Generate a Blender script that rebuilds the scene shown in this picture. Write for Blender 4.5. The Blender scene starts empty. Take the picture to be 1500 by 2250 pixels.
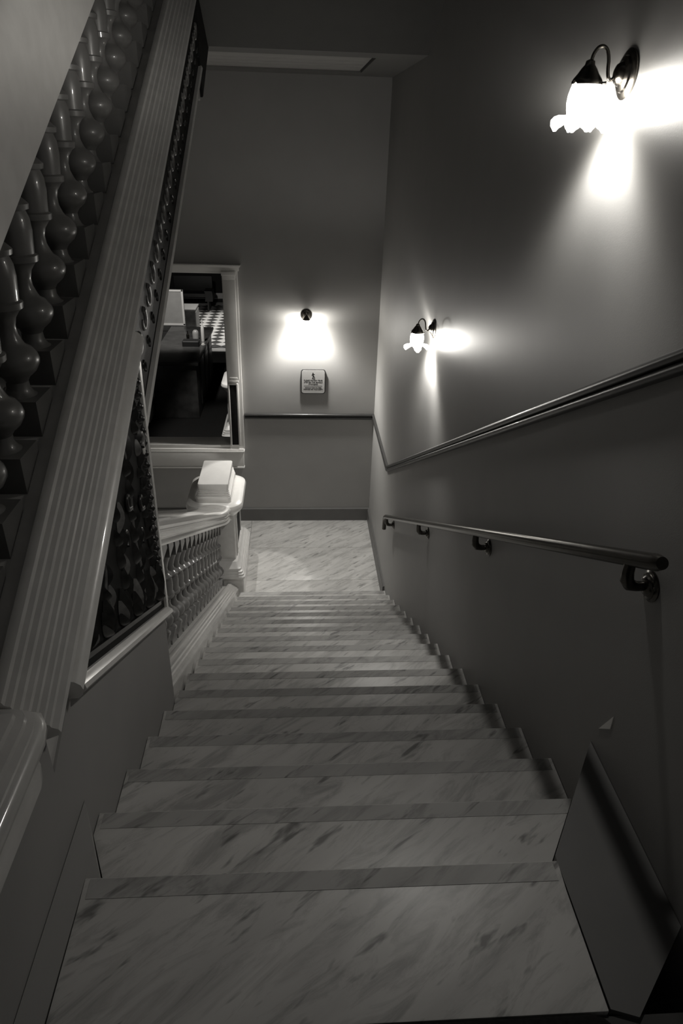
import bpy, bmesh, math, random
from mathutils import Vector, Matrix
random.seed(7)
SC = bpy.context.scene
COL = SC.collection
PI = math.pi

# ------------------------------------------------------------------ camera
cam_d = bpy.data.cameras.new('camera')
cam = bpy.data.objects.new('camera', cam_d)
COL.objects.link(cam)
right = Vector((0.99782579, -0.05917336, 0.02902087))
down = Vector((-0.00300851, -0.48076864, -0.87684232))
fwd = Vector((0.06583803, 0.87484857, -0.47990137))
cam.matrix_world = Matrix(((right.x, -down.x, -fwd.x, 0), (right.y, -down.y, -fwd.y, 0),
                           (right.z, -down.z, -fwd.z, 0), (0, 0, 0, 1)))
cam_d.sensor_fit = 'VERTICAL'
cam_d.sensor_height = 36.0
cam_d.lens = 24.0            # 1500 px of 2250
cam_d.clip_start = 0.02
cam_d.clip_end = 100
SC.camera = cam

# ------------------------------------------------------------------ world, exposure, lamp powers
W = bpy.data.worlds.new('world'); SC.world = W; W.use_nodes = True
W.node_tree.nodes['Background'].inputs[0].default_value = (1.0, 0.985, 0.95, 1)
W.node_tree.nodes['Background'].inputs[1].default_value = 0.045
SC.view_settings.view_transform = 'Standard'
SC.view_settings.look = 'None'
SC.view_settings.gamma = 1.0
SC.view_settings.use_curve_mapping = False
SC.view_settings.exposure = 0.0
SC.cycles.use_denoising = True
SC.cycles.max_bounces = 6
SC.cycles.sample_clamp_indirect = 3.0
WARM = (1.0, 0.975, 0.93)
P_NEAR, P_FAR, P_BACK, P_DOWN = 38.0, 74.0, 215.0, 240.0

# ------------------------------------------------------------------ helpers
def link(name, me, parent=None, loc=(0, 0, 0)):
    o = bpy.data.objects.new(name, me); COL.objects.link(o); o.location = loc
    if parent is not None: o.parent = parent
    return o
def tag(o, label=None, cat=None, group=None, kind=None):
    if label: o['label'] = label
    if cat: o['category'] = cat
    if group: o['group'] = group
    if kind: o['kind'] = kind
    return o
def empty(name, loc, label, cat, rz=0.0, group=None):
    o = link(name, None, None, loc); o.rotation_euler = (0, 0, rz); o.empty_display_size = 0.05
    return tag(o, label, cat, group)

class MB:
    """collects verts and faces of one mesh"""
    def __init__(s): s.v = []; s.f = []
    def add(s, vs, fs):
        b = len(s.v); s.v += [tuple(p) for p in vs]; s.f += [tuple(i + b for i in f) for f in fs]; return s
    def box(s, x0, x1, y0, y1, z0, z1):
        return s.add([(x0,y0,z0),(x1,y0,z0),(x1,y1,z0),(x0,y1,z0),(x0,y0,z1),(x1,y0,z1),(x1,y1,z1),(x0,y1,z1)],
                     [(0,3,2,1),(4,5,6,7),(0,1,5,4),(1,2,6,5),(2,3,7,6),(3,0,4,7)])
    def prism(s, pts, axis, a, b):
        """polygon pts extruded along axis from a to b; pts are the two other coordinates in xyz order"""
        def P(p, c):
            q = list(p); q.insert(axis, c); return q
        n = len(pts)
        vs = [P(p, a) for p in pts] + [P(p, b) for p in pts]
        fs = [tuple(range(n))[::-1], tuple(range(n, 2*n))]
        fs += [(i, (i+1) % n, (i+1) % n + n, i + n) for i in range(n)]
        return s.add(vs, fs)
    def loft(s, loops, cap0=True, cap1=True, closed=True):
        n = len(loops[0]); vs = [p for l in loops for p in l]; fs = []
        for k in range(len(loops)-1):
            for i in range(n if closed else n-1):
                j = (i+1) % n
                fs.append((k*n+i, k*n+j, (k+1)*n+j, (k+1)*n+i))
        if cap0: fs.append(tuple(range(n))[::-1])
        if cap1: fs.append(tuple(range((len(loops)-1)*n, len(loops)*n)))
        return s.add(vs, fs)
    def sweep(s, prof, path):
        """prof (x,dz) closed outline, path (y,z): vertical cross sections"""
        return s.loft([[(px, y, z+pz) for px, pz in prof] for y, z in path])
    def lathe(s, prof, c=(0,0,0), n=20, axis=2, a0=0.0):
        loops = []
        for r, h in prof:
            l = []
            for i in range(n):
                a = a0 + 2*PI*i/n; u, w = r*math.cos(a), r*math.sin(a)
                p = [(h,u,w),(w,h,u),(u,w,h)][axis]
                l.append((c[0]+p[0], c[1]+p[1], c[2]+p[2]))
            loops.append(l)
        return s.loft(loops)
    def tube(s, pts, r, n=10):
        pts = [Vector(p) for p in pts]; loops = []
        rr = r if isinstance(r, (list, tuple)) else [r]*len(pts)
        up = Vector((0,0,1)); prev = None
        for i, p in enumerate(pts):
            d = (pts[min(i+1, len(pts)-1)] - pts[max(i-1, 0)]).normalized()
            if prev is None:
                a = d.cross(up)
                if a.length < 1e-3: a = d.cross(Vector((1,0,0)))
            else: a = prev - d*prev.dot(d)
            a.normalize(); prev = a; b = d.cross(a)
            loops.append([tuple(p + (a*math.cos(2*PI*k/n) + b*math.sin(2*PI*k/n))*rr[i]) for k in range(n)])
        return s.loft(loops)
    def rr(s, spec, c=(0,0,0), seg=5):
        """loft of rounded rectangles; spec (hx,hy,r,z)"""
        loops = []
        for hx, hy, r, z in spec:
            r = min(r, hx, hy); l = []
            for q, (sx, sy) in enumerate(((1,1),(-1,1),(-1,-1),(1,-1))):
                for k in range(seg+1):
                    a = q*PI/2 + k*PI/2/seg
                    l.append((c[0]+sx*(hx-r)+r*math.cos(a), c[1]+sy*(hy-r)+r*math.sin(a), c[2]+z))
            loops.append(l)
        return s.loft(loops)
    def mesh(s, name, mat, smooth=35, bevel=0):
        me = bpy.data.meshes.new(name); me.from_pydata(s.v, [], s.f); me.update()
        bm = bmesh.new(); bm.from_mesh(me)
        bmesh.ops.recalc_face_normals(bm, faces=bm.faces)
        if bevel:
            es = [e for e in bm.edges if len(e.link_faces) == 2 and e.calc_face_angle(0) > 0.6]
            bmesh.ops.bevel(bm, geom=es, offset=bevel, segments=2, profile=0.6, affect='EDGES', clamp_overlap=True)
        bm.to_mesh(me); bm.free()
        if smooth:
            me.polygons.foreach_set('use_smooth', [True]*len(me.polygons))
            me.set_sharp_from_angle(angle=math.radians(smooth))
        if mat: me.materials.append(mat)
        return me
    def obj(s, name, mat, parent=None, loc=(0,0,0), smooth=35, bevel=0):
        return link(name, s.mesh(name, mat, smooth, bevel), parent, loc)
def struct(o, label=None):
    o['kind'] = 'structure'
    if label: o['label'] = label
    return o
def copy_tree(o, parent=None):
    c = o.copy(); COL.objects.link(c); c.parent = parent
    for ch in list(o.children): copy_tree(ch, c)
    return c

# ------------------------------------------------------------------ materials
def newmat(name):
    m = bpy.data.materials.new(name); m.use_nodes = True
    return m, m.node_tree.nodes, m.node_tree.links, m.node_tree.nodes['Principled BSDF']
def plain(name, v, rough=0.5, metal=0.0, spec=0.5, coat=0.0, noise=0.0, nscale=8.0, bump=0.0, bscale=60.0, tint=(1,0.985,0.955)):
    m, N, L, b = newmat(name)
    b.inputs['Roughness'].default_value = rough; b.inputs['Metallic'].default_value = metal
    b.inputs['Specular IOR Level'].default_value = spec; b.inputs['Coat Weight'].default_value = coat
    b.inputs['Coat Roughness'].default_value = 0.06
    tc = N.new('ShaderNodeTexCoord')
    nz = N.new('ShaderNodeTexNoise'); nz.inputs['Scale'].default_value = nscale; nz.inputs['Detail'].default_value = 4
    L.new(tc.outputs['Object'], nz.inputs['Vector'])
    cr = N.new('ShaderNodeValToRGB')
    lo, hi = v*(1-noise), v*(1+noise)
    cr.color_ramp.elements[0].position = 0.3; cr.color_ramp.elements[1].position = 0.7
    cr.color_ramp.elements[0].color = (lo*tint[0], lo*tint[1], lo*tint[2], 1)
    cr.color_ramp.elements[1].color = (hi*tint[0], hi*tint[1], hi*tint[2], 1)
    L.new(nz.outputs['Fac'], cr.inputs['Fac']); L.new(cr.outputs['Color'], b.inputs['Base Color'])
    if bump:
        n2 = N.new('ShaderNodeTexNoise'); n2.inputs['Scale'].default_value = bscale; n2.inputs['Detail'].default_value = 3
        L.new(tc.outputs['Object'], n2.inputs['Vector'])
        bp = N.new('ShaderNodeBump'); bp.inputs['Strength'].default_value = bump; bp.inputs['Distance'].default_value = 0.002
        L.new(n2.outputs['Fac'], bp.inputs['Height']); L.new(bp.outputs['Normal'], b.inputs['Normal'])
    return m
def marble(name, v, rough, coat=0.0, dark=1.0):
    m, N, L, b = newmat(name)
    geo = N.new('ShaderNodeNewGeometry')
    oi = N.new('ShaderNodeObjectInfo')
    off = N.new('ShaderNodeVectorMath'); off.operation = 'SCALE'
    cx = N.new('ShaderNodeCombineXYZ')
    L.new(oi.outputs['Random'], cx.inputs[0]); L.new(oi.outputs['Random'], cx.inputs[1])
    L.new(cx.outputs[0], off.inputs[0]); off.inputs['Scale'].default_value = 3.0
    add = N.new('ShaderNodeVectorMath'); add.operation = 'ADD'
    L.new(geo.outputs['Position'], add.inputs[0]); L.new(off.outputs[0], add.inputs[1])
    rot = N.new('ShaderNodeMapping'); rot.inputs['Rotation'].default_value = (0, 0, math.radians(-38))
    L.new(add.outputs[0], rot.inputs['Vector'])
    st = N.new('ShaderNodeMapping'); st.inputs['Scale'].default_value = (0.33, 1.5, 1.0)
    L.new(rot.outputs[0], st.inputs['Vector'])
    def noise(scale, detail, dist, rgh=0.6):
        n = N.new('ShaderNodeTexNoise'); n.inputs['Scale'].default_value = scale; n.inputs['Detail'].default_value = detail
        n.inputs['Distortion'].default_value = dist; n.inputs['Roughness'].default_value = rgh
        L.new(st.outputs[0], n.inputs['Vector']); return n
    n1 = noise(2.2, 6, 0.6); n2 = noise(8.5, 8, 0.9, 0.7); n3 = noise(15, 3, 0.3)
    def ramp(src, p0, p1, c0, c1):
        r = N.new('ShaderNodeValToRGB'); e = r.color_ramp.elements
        e[0].position = p0; e[1].position = p1; e[0].color = (c0,c0,c0,1); e[1].color = (c1,c1,c1,1)
        L.new(src.outputs['Fac'], r.inputs['Fac']); return r
    r1 = ramp(n1, 0.33, 0.66, 0.72, 1.0); r2 = ramp(n2, 0.36, 0.52, 0.66*dark, 1.0); r3 = ramp(n3, 0.30, 0.40, 0.42, 1.0)
    def mul(a, bb):
        x = N.new('ShaderNodeMix'); x.data_type = 'RGBA'; x.blend_type = 'MULTIPLY'; x.inputs['Factor'].default_value = 1
        L.new(a, x.inputs[6]); L.new(bb, x.inputs[7]); return x.outputs[2]
    c = mul(mul(r1.outputs[0], r2.outputs[0]), r3.outputs[0])
    base = N.new('ShaderNodeRGB'); base.outputs[0].default_value = (v, v*0.985, v*0.95, 1)
    L.new(mul(c, base.outputs[0]), b.inputs['Base Color'])
    b.inputs['Roughness'].default_value = rough; b.inputs['Coat Weight'].default_value = coat
    b.inputs['Coat Roughness'].default_value = 0.08
    return m

M = {}
M['wall'] = plain('wall_paint', 0.30, 0.55, noise=0.03, nscale=3, bump=0.12, bscale=220)
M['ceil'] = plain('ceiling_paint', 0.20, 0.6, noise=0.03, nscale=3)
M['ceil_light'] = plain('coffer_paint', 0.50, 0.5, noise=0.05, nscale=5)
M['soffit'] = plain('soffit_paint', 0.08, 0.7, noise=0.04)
M['trim'] = plain('dark_trim_paint', 0.028, 0.38, coat=0.15, noise=0.08)
M['base'] = plain('baseboard_paint', 0.12, 0.45, noise=0.05)
M['white'] = plain('white_gloss_paint', 0.66, 0.35, coat=0.3, noise=0.03)
M['glaze'] = plain('glazed_faience', 0.64, 0.34, coat=0.9, noise=0.06, nscale=14)
M['glaze_white'] = plain('white_glazed_faience', 0.78, 0.28, coat=1.0, noise=0.04, nscale=9)
M['baluster'] = plain('baluster_glaze', 0.165, 0.40, coat=0.5, noise=0.12, nscale=10)
M['dark_tile'] = plain('dark_glazed_tile', 0.010, 0.6, spec=0.12, coat=0.0, noise=0.3, nscale=20)
M['dark_relief'] = plain('dark_relief_glaze', 0.018, 0.36, spec=0.3, coat=0.25, noise=0.5, nscale=30)
M['relief_light'] = plain('grey_relief_glaze', 0.14, 0.4, coat=0.25, noise=0.4, nscale=26)
M['marble'] = marble('marble_tread', 0.60, 0.41, 0.0)
M['marble_strip'] = marble('marble_under_clear_tape', 0.42, 0.62, 0.0)
M['marble_floor'] = marble('marble_floor', 0.66, 0.32, 0.15)
M['grout'] = plain('grout', 0.05, 0.9)
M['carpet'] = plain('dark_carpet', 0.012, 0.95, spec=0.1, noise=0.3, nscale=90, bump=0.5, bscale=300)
M['bronze'] = plain('dark_bronze', 0.16, 0.26, metal=1.0, noise=0.15, tint=(1, 0.93, 0.82))
M['iron'] = plain('dark_handrail_bronze', 0.10, 0.27, metal=1.0, noise=0.1, nscale=20, tint=(1, 0.95, 0.86))
M['black'] = plain('black_print', 0.012, 0.6)
M['sign_face'] = plain('sign_face', 0.36, 0.5, noise=0.02)
M['sign_edge'] = plain('sign_edge', 0.035, 0.5)
M['wood'] = plain('dark_wood', 0.045, 0.4, coat=0.2, noise=0.4, nscale=6)
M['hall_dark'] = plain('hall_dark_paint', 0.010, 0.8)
M['tile_light'] = plain('pale_floor_tile', 0.42, 0.35, noise=0.1)
M['tile_dark'] = plain('dark_floor_tile', 0.04, 0.35, noise=0.2)
M['board'] = plain('pale_board', 0.30, 0.35, noise=0.06)
M['margin'] = plain('side_margin_paint', 0.10, 0.6, noise=0.05)
M['glint'] = plain('glint_white', 0.85, 0.7)  # white for the glint triangle on the right wall
def glass_shade():
    m, N, L, b = newmat('frosted_lit_glass')
    out = [n for n in N if n.type == 'OUTPUT_MATERIAL'][0]
    tr = N.new('ShaderNodeBsdfTransparent'); tr.inputs[0].default_value = (1, 0.99, 0.97, 1)
    em = N.new('ShaderNodeEmission'); em.inputs[0].default_value = (*WARM, 1); em.inputs[1].default_value = 2.2
    b.inputs['Base Color'].default_value = (0.85, 0.84, 0.8, 1); b.inputs['Roughness'].default_value = 0.3
    mx = N.new('ShaderNodeMixShader'); mx.inputs[0].default_value = 0.35
    ad = N.new('ShaderNodeAddShader')
    L.new(tr.outputs[0], mx.inputs[1]); L.new(b.outputs[0], mx.inputs[2])
    L.new(mx.outputs[0], ad.inputs[0]); L.new(em.outputs[0], ad.inputs[1])
    L.new(ad.outputs[0], out.inputs['Surface'])
    return m
M['shade'] = glass_shade()

# ------------------------------------------------------------------ dimensions (metres, eye at the origin)
XR = 1.0056          # right wall
XL = -0.647          # left edge of the stair
YB = 8.307           # back wall
ZL = -4.677          # lower landing
ZT = -1.787          # upper landing / first tread
G, R_ = 0.3215, 0.17
Y0 = 0.884
S = R_/G             # 0.529 pitch of both flights
XC = -0.89           # centre line of the balustrades
def NL(y): return -1.617 - S*(y-Y0)            # nosing line of the descending flight
def CL(y): return -S*y - 1.036                 # its curb top
def RL(y): return -S*y - 0.259                 # its rail underside
def U(y): return S*y - 1.948                   # curb top of the ascending flight
def RU(y): return S*y - 1.195                  # its rail underside

# ================================================================== STRUCTURE
wr = MB()
wr.prism([(0.72, -5.2), (8.55, -5.2), (8.55, 3.6), (0.72, 3.6)], 0, XR, XR+0.25)
o = struct(wr.obj('wall_right', M['wall'], smooth=0), 'plain grey painted wall on the right of the stair')
ch = MB(); ch.prism([(1.595, -1.702), (1.535, -1.586), (1.534, -1.641)], 0, XR-0.002, XR+0.001)  # pale triangle standing in for a glint of light on the wall
c = ch.obj('painted_glint', M['glint'], o, smooth=0); c['label'] = 'small pale triangle painted as a glint of light on the grey wall'

# back wall, pierced by the opening
OX0, OX1, OZ0, OZ1 = -2.75, -0.75, -3.60, -1.36
wb = MB()
wb.box(OX1, XR, YB, YB+0.24, -5.2, 3.6)
wb.box(-3.6, OX0, YB, YB+0.24, -5.2, 3.6)
wb.box(OX0, OX1, YB, YB+0.24, -5.2, OZ0)
wb.box(OX0, OX1, YB, YB+0.24, OZ1, 3.6)
struct(wb.obj('wall_back', M['wall'], smooth=0), 'grey end wall of the stair with a framed opening on the left')
# left wall under the ascending flight
FR = lambda y: -S*(y-2.494) - 1.912
wl = MB(); wl.prism([(0.72, -4.0), (2.74, -4.0), (2.74, S*2.74-2.20), (1.306, S*1.306-2.20), (1.304, -1.40), (0.72, -1.40)], 0, XL-0.10, XL)
struct(wl.obj('wall_left', M['wall'], smooth=0), 'grey wall under the ascending flight, left of the top treads')
# far left wall of the stairwell
wf = MB(); wf.box(-2.55, -2.3, -1.5, YB, -5.2, 3.6)
struct(wf.obj('wall_stairwell', M['wall'], smooth=0), 'far left wall of the stairwell behind the upper balustrade')

# ceiling over the lower landing with a shallow coffer
ZC = 0.568
ce = MB()
ce.box(-0.66, 0.655+0.36, 6.12, 6.48, ZC, ZC+0.3); ce.box(-2.3, -0.9, 6.12, YB, ZC, ZC+0.3)
ce.box(-0.9, XR, 7.9, YB, ZC, ZC+0.3); ce.box(0.645, XR, 6.48, 7.9, ZC, ZC+0.3)
ce.box(-0.9, -0.66, 6.12, 6.48, ZC, ZC+0.3)
ce.box(-0.9, 0.645, 6.48, 7.9, ZC+0.06, ZC+0.3)
c1 = struct(ce.obj('ceiling', M['ceil'], smooth=0), 'flat ceiling over the lower landing with one long coffer')
for k in range(5):
    y0 = 6.50 + k*0.278
    q = MB(); q.box(-0.88, 0.628, y0, y0+0.262, ZC+0.012, ZC+0.06)
    q.obj('coffer_board', M['ceil_light'], c1, bevel=0.008)
# sloping underside of the flight above
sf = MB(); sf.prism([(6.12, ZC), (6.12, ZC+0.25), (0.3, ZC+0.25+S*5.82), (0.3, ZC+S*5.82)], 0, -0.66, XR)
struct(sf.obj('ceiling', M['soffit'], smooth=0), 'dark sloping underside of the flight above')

# lower landing: grout bed and marble slabs
fl = MB(); fl.box(-2.3, XR, 6.0, YB, ZL-0.3, ZL-0.012)
floor = struct(fl.obj('floor', M['grout'], smooth=0), 'pale veined marble slabs of the lower landing')
for (x0, x1) in ((-2.28, -1.45), (-1.447, -0.614), (-0.611, XR-0.012)):
    for (y0, y1) in ((6.06, 6.822), (6.825, 7.567), (7.57, YB-0.01)):
        q = MB(); q.box(x0, x1, y0, y1, ZL-0.03, ZL); q.obj('marble_slab', M['marble_floor'], floor, bevel=0.0015)
# upper landing
ul = MB(); ul.box(-2.3, 2.2, -1.5, 0.80, ZT-0.3, ZT-0.012)
f2 = struct(ul.obj('floor', M['grout'], smooth=0), 'upper landing under a dark carpet')
cp = MB(); cp.rr([(0.652, 1.15, 0.05, -0.012), (0.655, 1.153, 0.05, 0.006), (0.645, 1.143, 0.05, 0.014)], (0.078, -0.355, ZT))
cpo = cp.obj('carpet', M['carpet']); tag(cpo, 'black carpet ending at the topmost marble tread', 'carpet')
cr = MB(); cr.box(0.74, 2.2, -1.5, 0.72, ZT-0.012, ZT+0.01)
cro = cr.obj('carpet', M['carpet']); tag(cro, 'black carpet round the corner, at the bottom right behind the wall end', 'carpet')

# baseboards and dado rail
bb = MB(); bb.prism([(YB-0.022, ZL), (YB, ZL), (YB, ZL+0.19), (YB-0.012, ZL+0.19), (YB-0.022, ZL+0.18)], 0, -2.3, XR)
struct(bb.obj('baseboard_back', M['base'], smooth=0), 'dark baseboard along the end wall')
bb = MB(); bb.prism([(XR-0.022, ZL), (XR, ZL), (XR, ZL+0.18), (XR-0.012, ZL+0.18), (XR-0.022, ZL+0.17)], 1, 6.42, YB-0.022)
struct(bb.obj('baseboard_right', M['base'], smooth=0), 'dark baseboard along the right wall of the lower landing')
def bead(d):
    """two-bead dado section: (distance from wall, dz)"""
    pts = [(0, -0.038)]
    for cz, r in ((-0.019, 0.018), (0.018, 0.020)):
        pts += [(0.006 + r*1.1*math.cos(a), cz + r*math.sin(a)) for a in [(-0.5+i/7)*PI for i in range(8)]]
    pts += [(0, 0.039)]
    return pts
ch_z = -3.150
def dado(path, name, label):
    m = MB(); m.loft(path); return struct(m.obj(name, M['trim'], smooth=50), label)
dado([[(x, YB-d, ch_z+z) for d, z in bead(0)] for x in (-0.655, XR-0.001)], 'trim_1', 'dark double-bead dado rail on the end wall')
YK = 6.77
dado([[(XR-d, y, zz+z) for d, z in bead(0)] for y, zz in ((YB-0.001, ch_z), (YK, ch_z-0.02+0.0), (0.74, ch_z-0.02+S*(YK-0.74)))],
     'trim_2', 'dark double-bead dado rail rising along the right wall')

# ================================================================== OPENING (window_1)
win = struct(link('window_1', None, None, (-1.75, YB, -2.5)), 'white framed opening in the end wall, looking into a dark hall')
L0 = Vector((-1.75, YB, -2.5))
def wobj(mb, name, mat=None, bevel=0.004, parent=None, label=None):
    mb.v = [tuple(Vector(v)-L0) for v in mb.v]
    o = mb.obj(name, mat or M['white'], parent or win, bevel=bevel)
    if label: o['label'] = label
    return o
m = MB(); m.box(OX0-0.1, -0.685, YB-0.05, YB+0.02, -3.845, -3.63); wobj(m, 'apron')
m = MB(); m.box(OX0-0.1, -0.68, YB-0.062, YB, -3.862, -3.842); wobj(m, 'apron_bead')
m = MB(); m.box(OX0-0.1, -0.672, YB-0.085, YB+0.24, -3.632, -3.605); m.box(OX0-0.1, -0.68, YB-0.07, YB+0.24, -3.606, -3.585)
wobj(m, 'sill')
m = MB(); m.box(OX0-0.1, -0.75, YB-0.03, YB+0.24, -3.586, -3.54); wobj(m, 'sill_board')
m = MB(); m.box(OX0-0.1, -0.655, YB-0.045, YB+0.02, -1.375, -1.312); m.box(OX0-0.1, -0.84, YB-0.03, YB+0.24, -1.405, -1.37); wobj(m, 'head')
m = MB(); m.box(OX0-0.1, -0.632, YB-0.085, YB, -1.318, -1.300); m.box(OX0-0.1, -0.642, YB-0.07, YB, -1.332, -1.317); wobj(m, 'cornice')
m = MB()
m.box(-0.852, -0.672, YB-0.04, YB+0.24, -3.585, -1.372)
wobj(m, 'pilaster')
m = MB(); m.box(-0.845, -0.70, YB-0.052, YB-0.035, -2.66, -1.47); wobj(m, 'pilaster_face', bevel=0.006)
m = MB(); m.box(-0.855, -0.69, YB-0.075, YB-0.035, -1.422, -1.375); m.box(-0.848, -0.70, YB-0.064, YB-0.035, -1.45, -1.42); m.box(-0.844, -0.705, YB-0.057, YB-0.035, -1.468, -1.449)
wobj(m, 'capital', bevel=0.006)
m = MB(); m.box(-0.818, -0.722, YB-0.058, YB-0.035, -2.648, -2.628); m.box(-0.824, -0.712, YB-0.062, YB-0.035, -2.69, -2.668); wobj(m, 'band')
m = MB(); m.box(-0.826, -0.742, YB-0.048, YB-0.036, -3.53, -2.725); wobj(m, 'inset_tile', M['dark_tile'], 0.002, label='dark inset tile of the pilaster')
m = MB()
m.box(-0.842, -0.826, YB-0.056, YB-0.036, -3.545, -2.71); m.box(-0.742, -0.718, YB-0.056, YB-0.036, -3.545, -2.71)
m.box(-0.826, -0.742, YB-0.056, YB-0.036, -2.725, -2.705)
wobj(m, 'inset_frame', bevel=0.004)

# ================================================================== STAIRCASE
st = empty('marble_staircase', (0.18, 6.2, ZL), 'long straight flight of veined white marble treads with matt strips along the nosings', 'staircase')
SO = Vector((0.18, 6.2, ZL))
def sobj(mb, name, mat, parent=None, bevel=0.004, po=SO):
    mb.v = [tuple(Vector(v)-po) for v in mb.v]
    return mb.obj(name, mat, parent or st, bevel=bevel)
for k in range(1, 18):
    z = -1.617 - R_*k; yn = Y0 + G*k - (0.017 if k == 1 else 0); yb = (0.805 if k == 1 else Y0 + G*(k-1) - 0.06)
    if k == 1: out = [(-0.573, yb), (0.733, yb), (0.735, 1.10), (0.74, yn), (-0.577, yn), (-0.575, 1.10)]
    elif k == 2: out = [(-0.573, yb), (0.733, yb), (0.735, 1.21), (0.94, yn), (-0.645, yn), (-0.645, 1.445), (-0.575, 1.285)]
    else: out = [(XL+0.002, yb), (XR-0.002, yb), (XR-0.002, yn), (XL+0.002, yn)]
    t = MB(); t.prism(out, 2, z-0.04, z); tr = sobj(t, 'tread', M['marble'])
    xa, xb = (out[-2][0] if k == 1 else out[-3][0] if k == 2 else XL)+0.006, (0.722 if k == 1 else 0.90 if k == 2 else XR-0.016)
    q = MB(); q.box(xa+0.01, xb, yn-0.060, yn-0.004, z-0.002, z+0.0012); q.v = [tuple(Vector(v)-SO) for v in q.v]
    q.obj('nonslip_strip', M['marble_strip'], tr, smooth=0)
    if k < 18:
        q = MB(); xr = out[3][0] if k < 3 else XR-0.002; xl_ = -0.577 if k == 1 else XL+0.002
        q.box(xl_, xr, yn-0.06, yn-0.025, z-R_+0.0, z-0.035); sobj(q, 'riser', M['marble'], bevel=0)
# painted side margin of the topmost treads, level with the landing
q = MB(); q.prism([(XR-0.002, 1.62), (0.738, 1.205), (0.738, 0.81), (0.80, 0.79), (XR-0.002, 0.992)], 2, -2.3, ZT-0.001); sobj(q, 'margin', M['margin'], bevel=0)
# fill below the treads, so that nothing shows through
q = MB(); q.prism([(0.8, -2.2), (6.3, ZL-0.2), (6.3, ZL+0.05), (0.8, -1.95)], 0, XL+0.01, XR-0.01); sobj(q, 'carriage', M['grout'], bevel=0)

# ================================================================== BALUSTRADES
def block(x0, x1, y0, y1, zb, zt):
    """square block whose bottom and top follow the pitch; zb, zt functions of y"""
    m = MB(); m.add([(x0,y0,zb(y0)),(x1,y0,zb(y0)),(x1,y1,zb(y1)),(x0,y1,zb(y1)),(x0,y0,zt(y0)),(x1,y0,zt(y0)),(x1,y1,zt(y1)),(x0,y1,zt(y1))],
          [(0,3,2,1),(4,5,6,7),(0,1,5,4),(1,2,6,5),(2,3,7,6),(3,0,4,7)]); return m
def baluster_mesh(slope, H):
    m = MB(); w = 0.074
    b = block(-w, w, -w, w, lambda y: slope*y - 0.03, lambda y: 0.055 if slope > 0 else 0.055); m.add(b.v, b.f)
    m.lathe([(0.062, 0.05), (0.046, 0.060), (0.036, 0.080), (0.034, 0.100), (0.044, 0.116), (0.050, 0.120), (0.066, 0.134), (0.078, 0.155), (0.080, 0.170), (0.076, 0.186), (0.062, 0.206), (0.046, 0.216), (0.040, 0.226),
             (0.030, 0.250), (0.028, 0.275), (0.034, 0.300), (0.048, 0.320), (0.060, 0.328), (0.062, 0.346), (0.052, 0.351), (0.054, 0.38), (0.057, 0.42), (0.055, 0.455), (0.047, 0.478),
             (0.058, 0.483), (0.060, 0.498), (0.050, 0.508), (0.036, 0.520), (0.032, 0.55), (0.044, 0.60), (0.062, 0.65), (0.072, 0.685)], n=20)
    b = block(-w, w, -w, w, lambda y: 0.68, lambda y: slope*y + H); m.add(b.v, b.f)
    return m.mesh('baluster', M['baluster'], 32)
RAILP = [(0.0, 0.19), (0.06, 0.188), (0.11, 0.18), (0.15, 0.165), (0.178, 0.143), (0.188, 0.118), (0.184, 0.098), (0.172, 0.088), (0.172, 0.080), (0.180, 0.074),
         (0.180, 0.062), (0.170, 0.056), (0.168, 0.040), (0.176, 0.034), (0.178, 0.016), (0.190, 0.010), (0.190, 0.0), (0.176, -0.006), (0.12, -0.006)]
def railprof(xc): return [(xc+x, z) for x, z in RAILP] + [(xc-x, z) for x, z in RAILP[::-1] if x > 0]

lb = empty('stair_balustrade', (XC, 4.6, CL(4.6)-0.3), 'glazed faience balustrade of the descending flight, stout turned balusters running down to the white newel', 'balustrade')
LO = Vector((XC, 4.6, CL(4.6)-0.3))
def lobj(mb, name, mat, par, po, smooth=35, bevel=0):
    mb.v = [tuple(Vector(v)-po) for v in mb.v]; return mb.obj(name, mat, par, smooth=smooth, bevel=bevel)
CURB = [(-0.655, -0.42), (-0.655, -0.085), (-0.650, -0.078), (-0.652, -0.066), (-0.664, -0.060), (-0.668, -0.048), (-0.682, -0.044), (-0.688, -0.034), (-0.702, -0.030),
        (-0.708, -0.020), (-0.722, -0.017), (-0.730, -0.006), (-0.746, 0.0), (-0.762, -0.001), (-0.772, -0.010), (-0.776, -0.030), (-1.004, -0.030), (-1.02, 0.0), (-1.13, -0.085), (-1.13, -0.42)]
m = MB(); m.sweep(CURB, [(2.76, CL(2.76)), (6.425, CL(6.425))]); lobj(m, 'curb', M['glaze'], lb, LO)
m = MB(); m.sweep(railprof(XC), [(2.76, RL(2.76)), (5.95, RL(5.95)), (6.2, RL(6.2)+0.010), (6.38, RL(6.38)+0.035), (6.54, -3.685)])
lobj(m, 'handrail', M['glaze_white'], lb, LO)
bm_l = baluster_mesh(-S, 0.775)
for k in range(19):
    y = 2.86 + 0.2*k
    if y < 6.5: link('baluster', bm_l, lb, Vector((XC, y, CL(y)-0.012))-LO)

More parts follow.
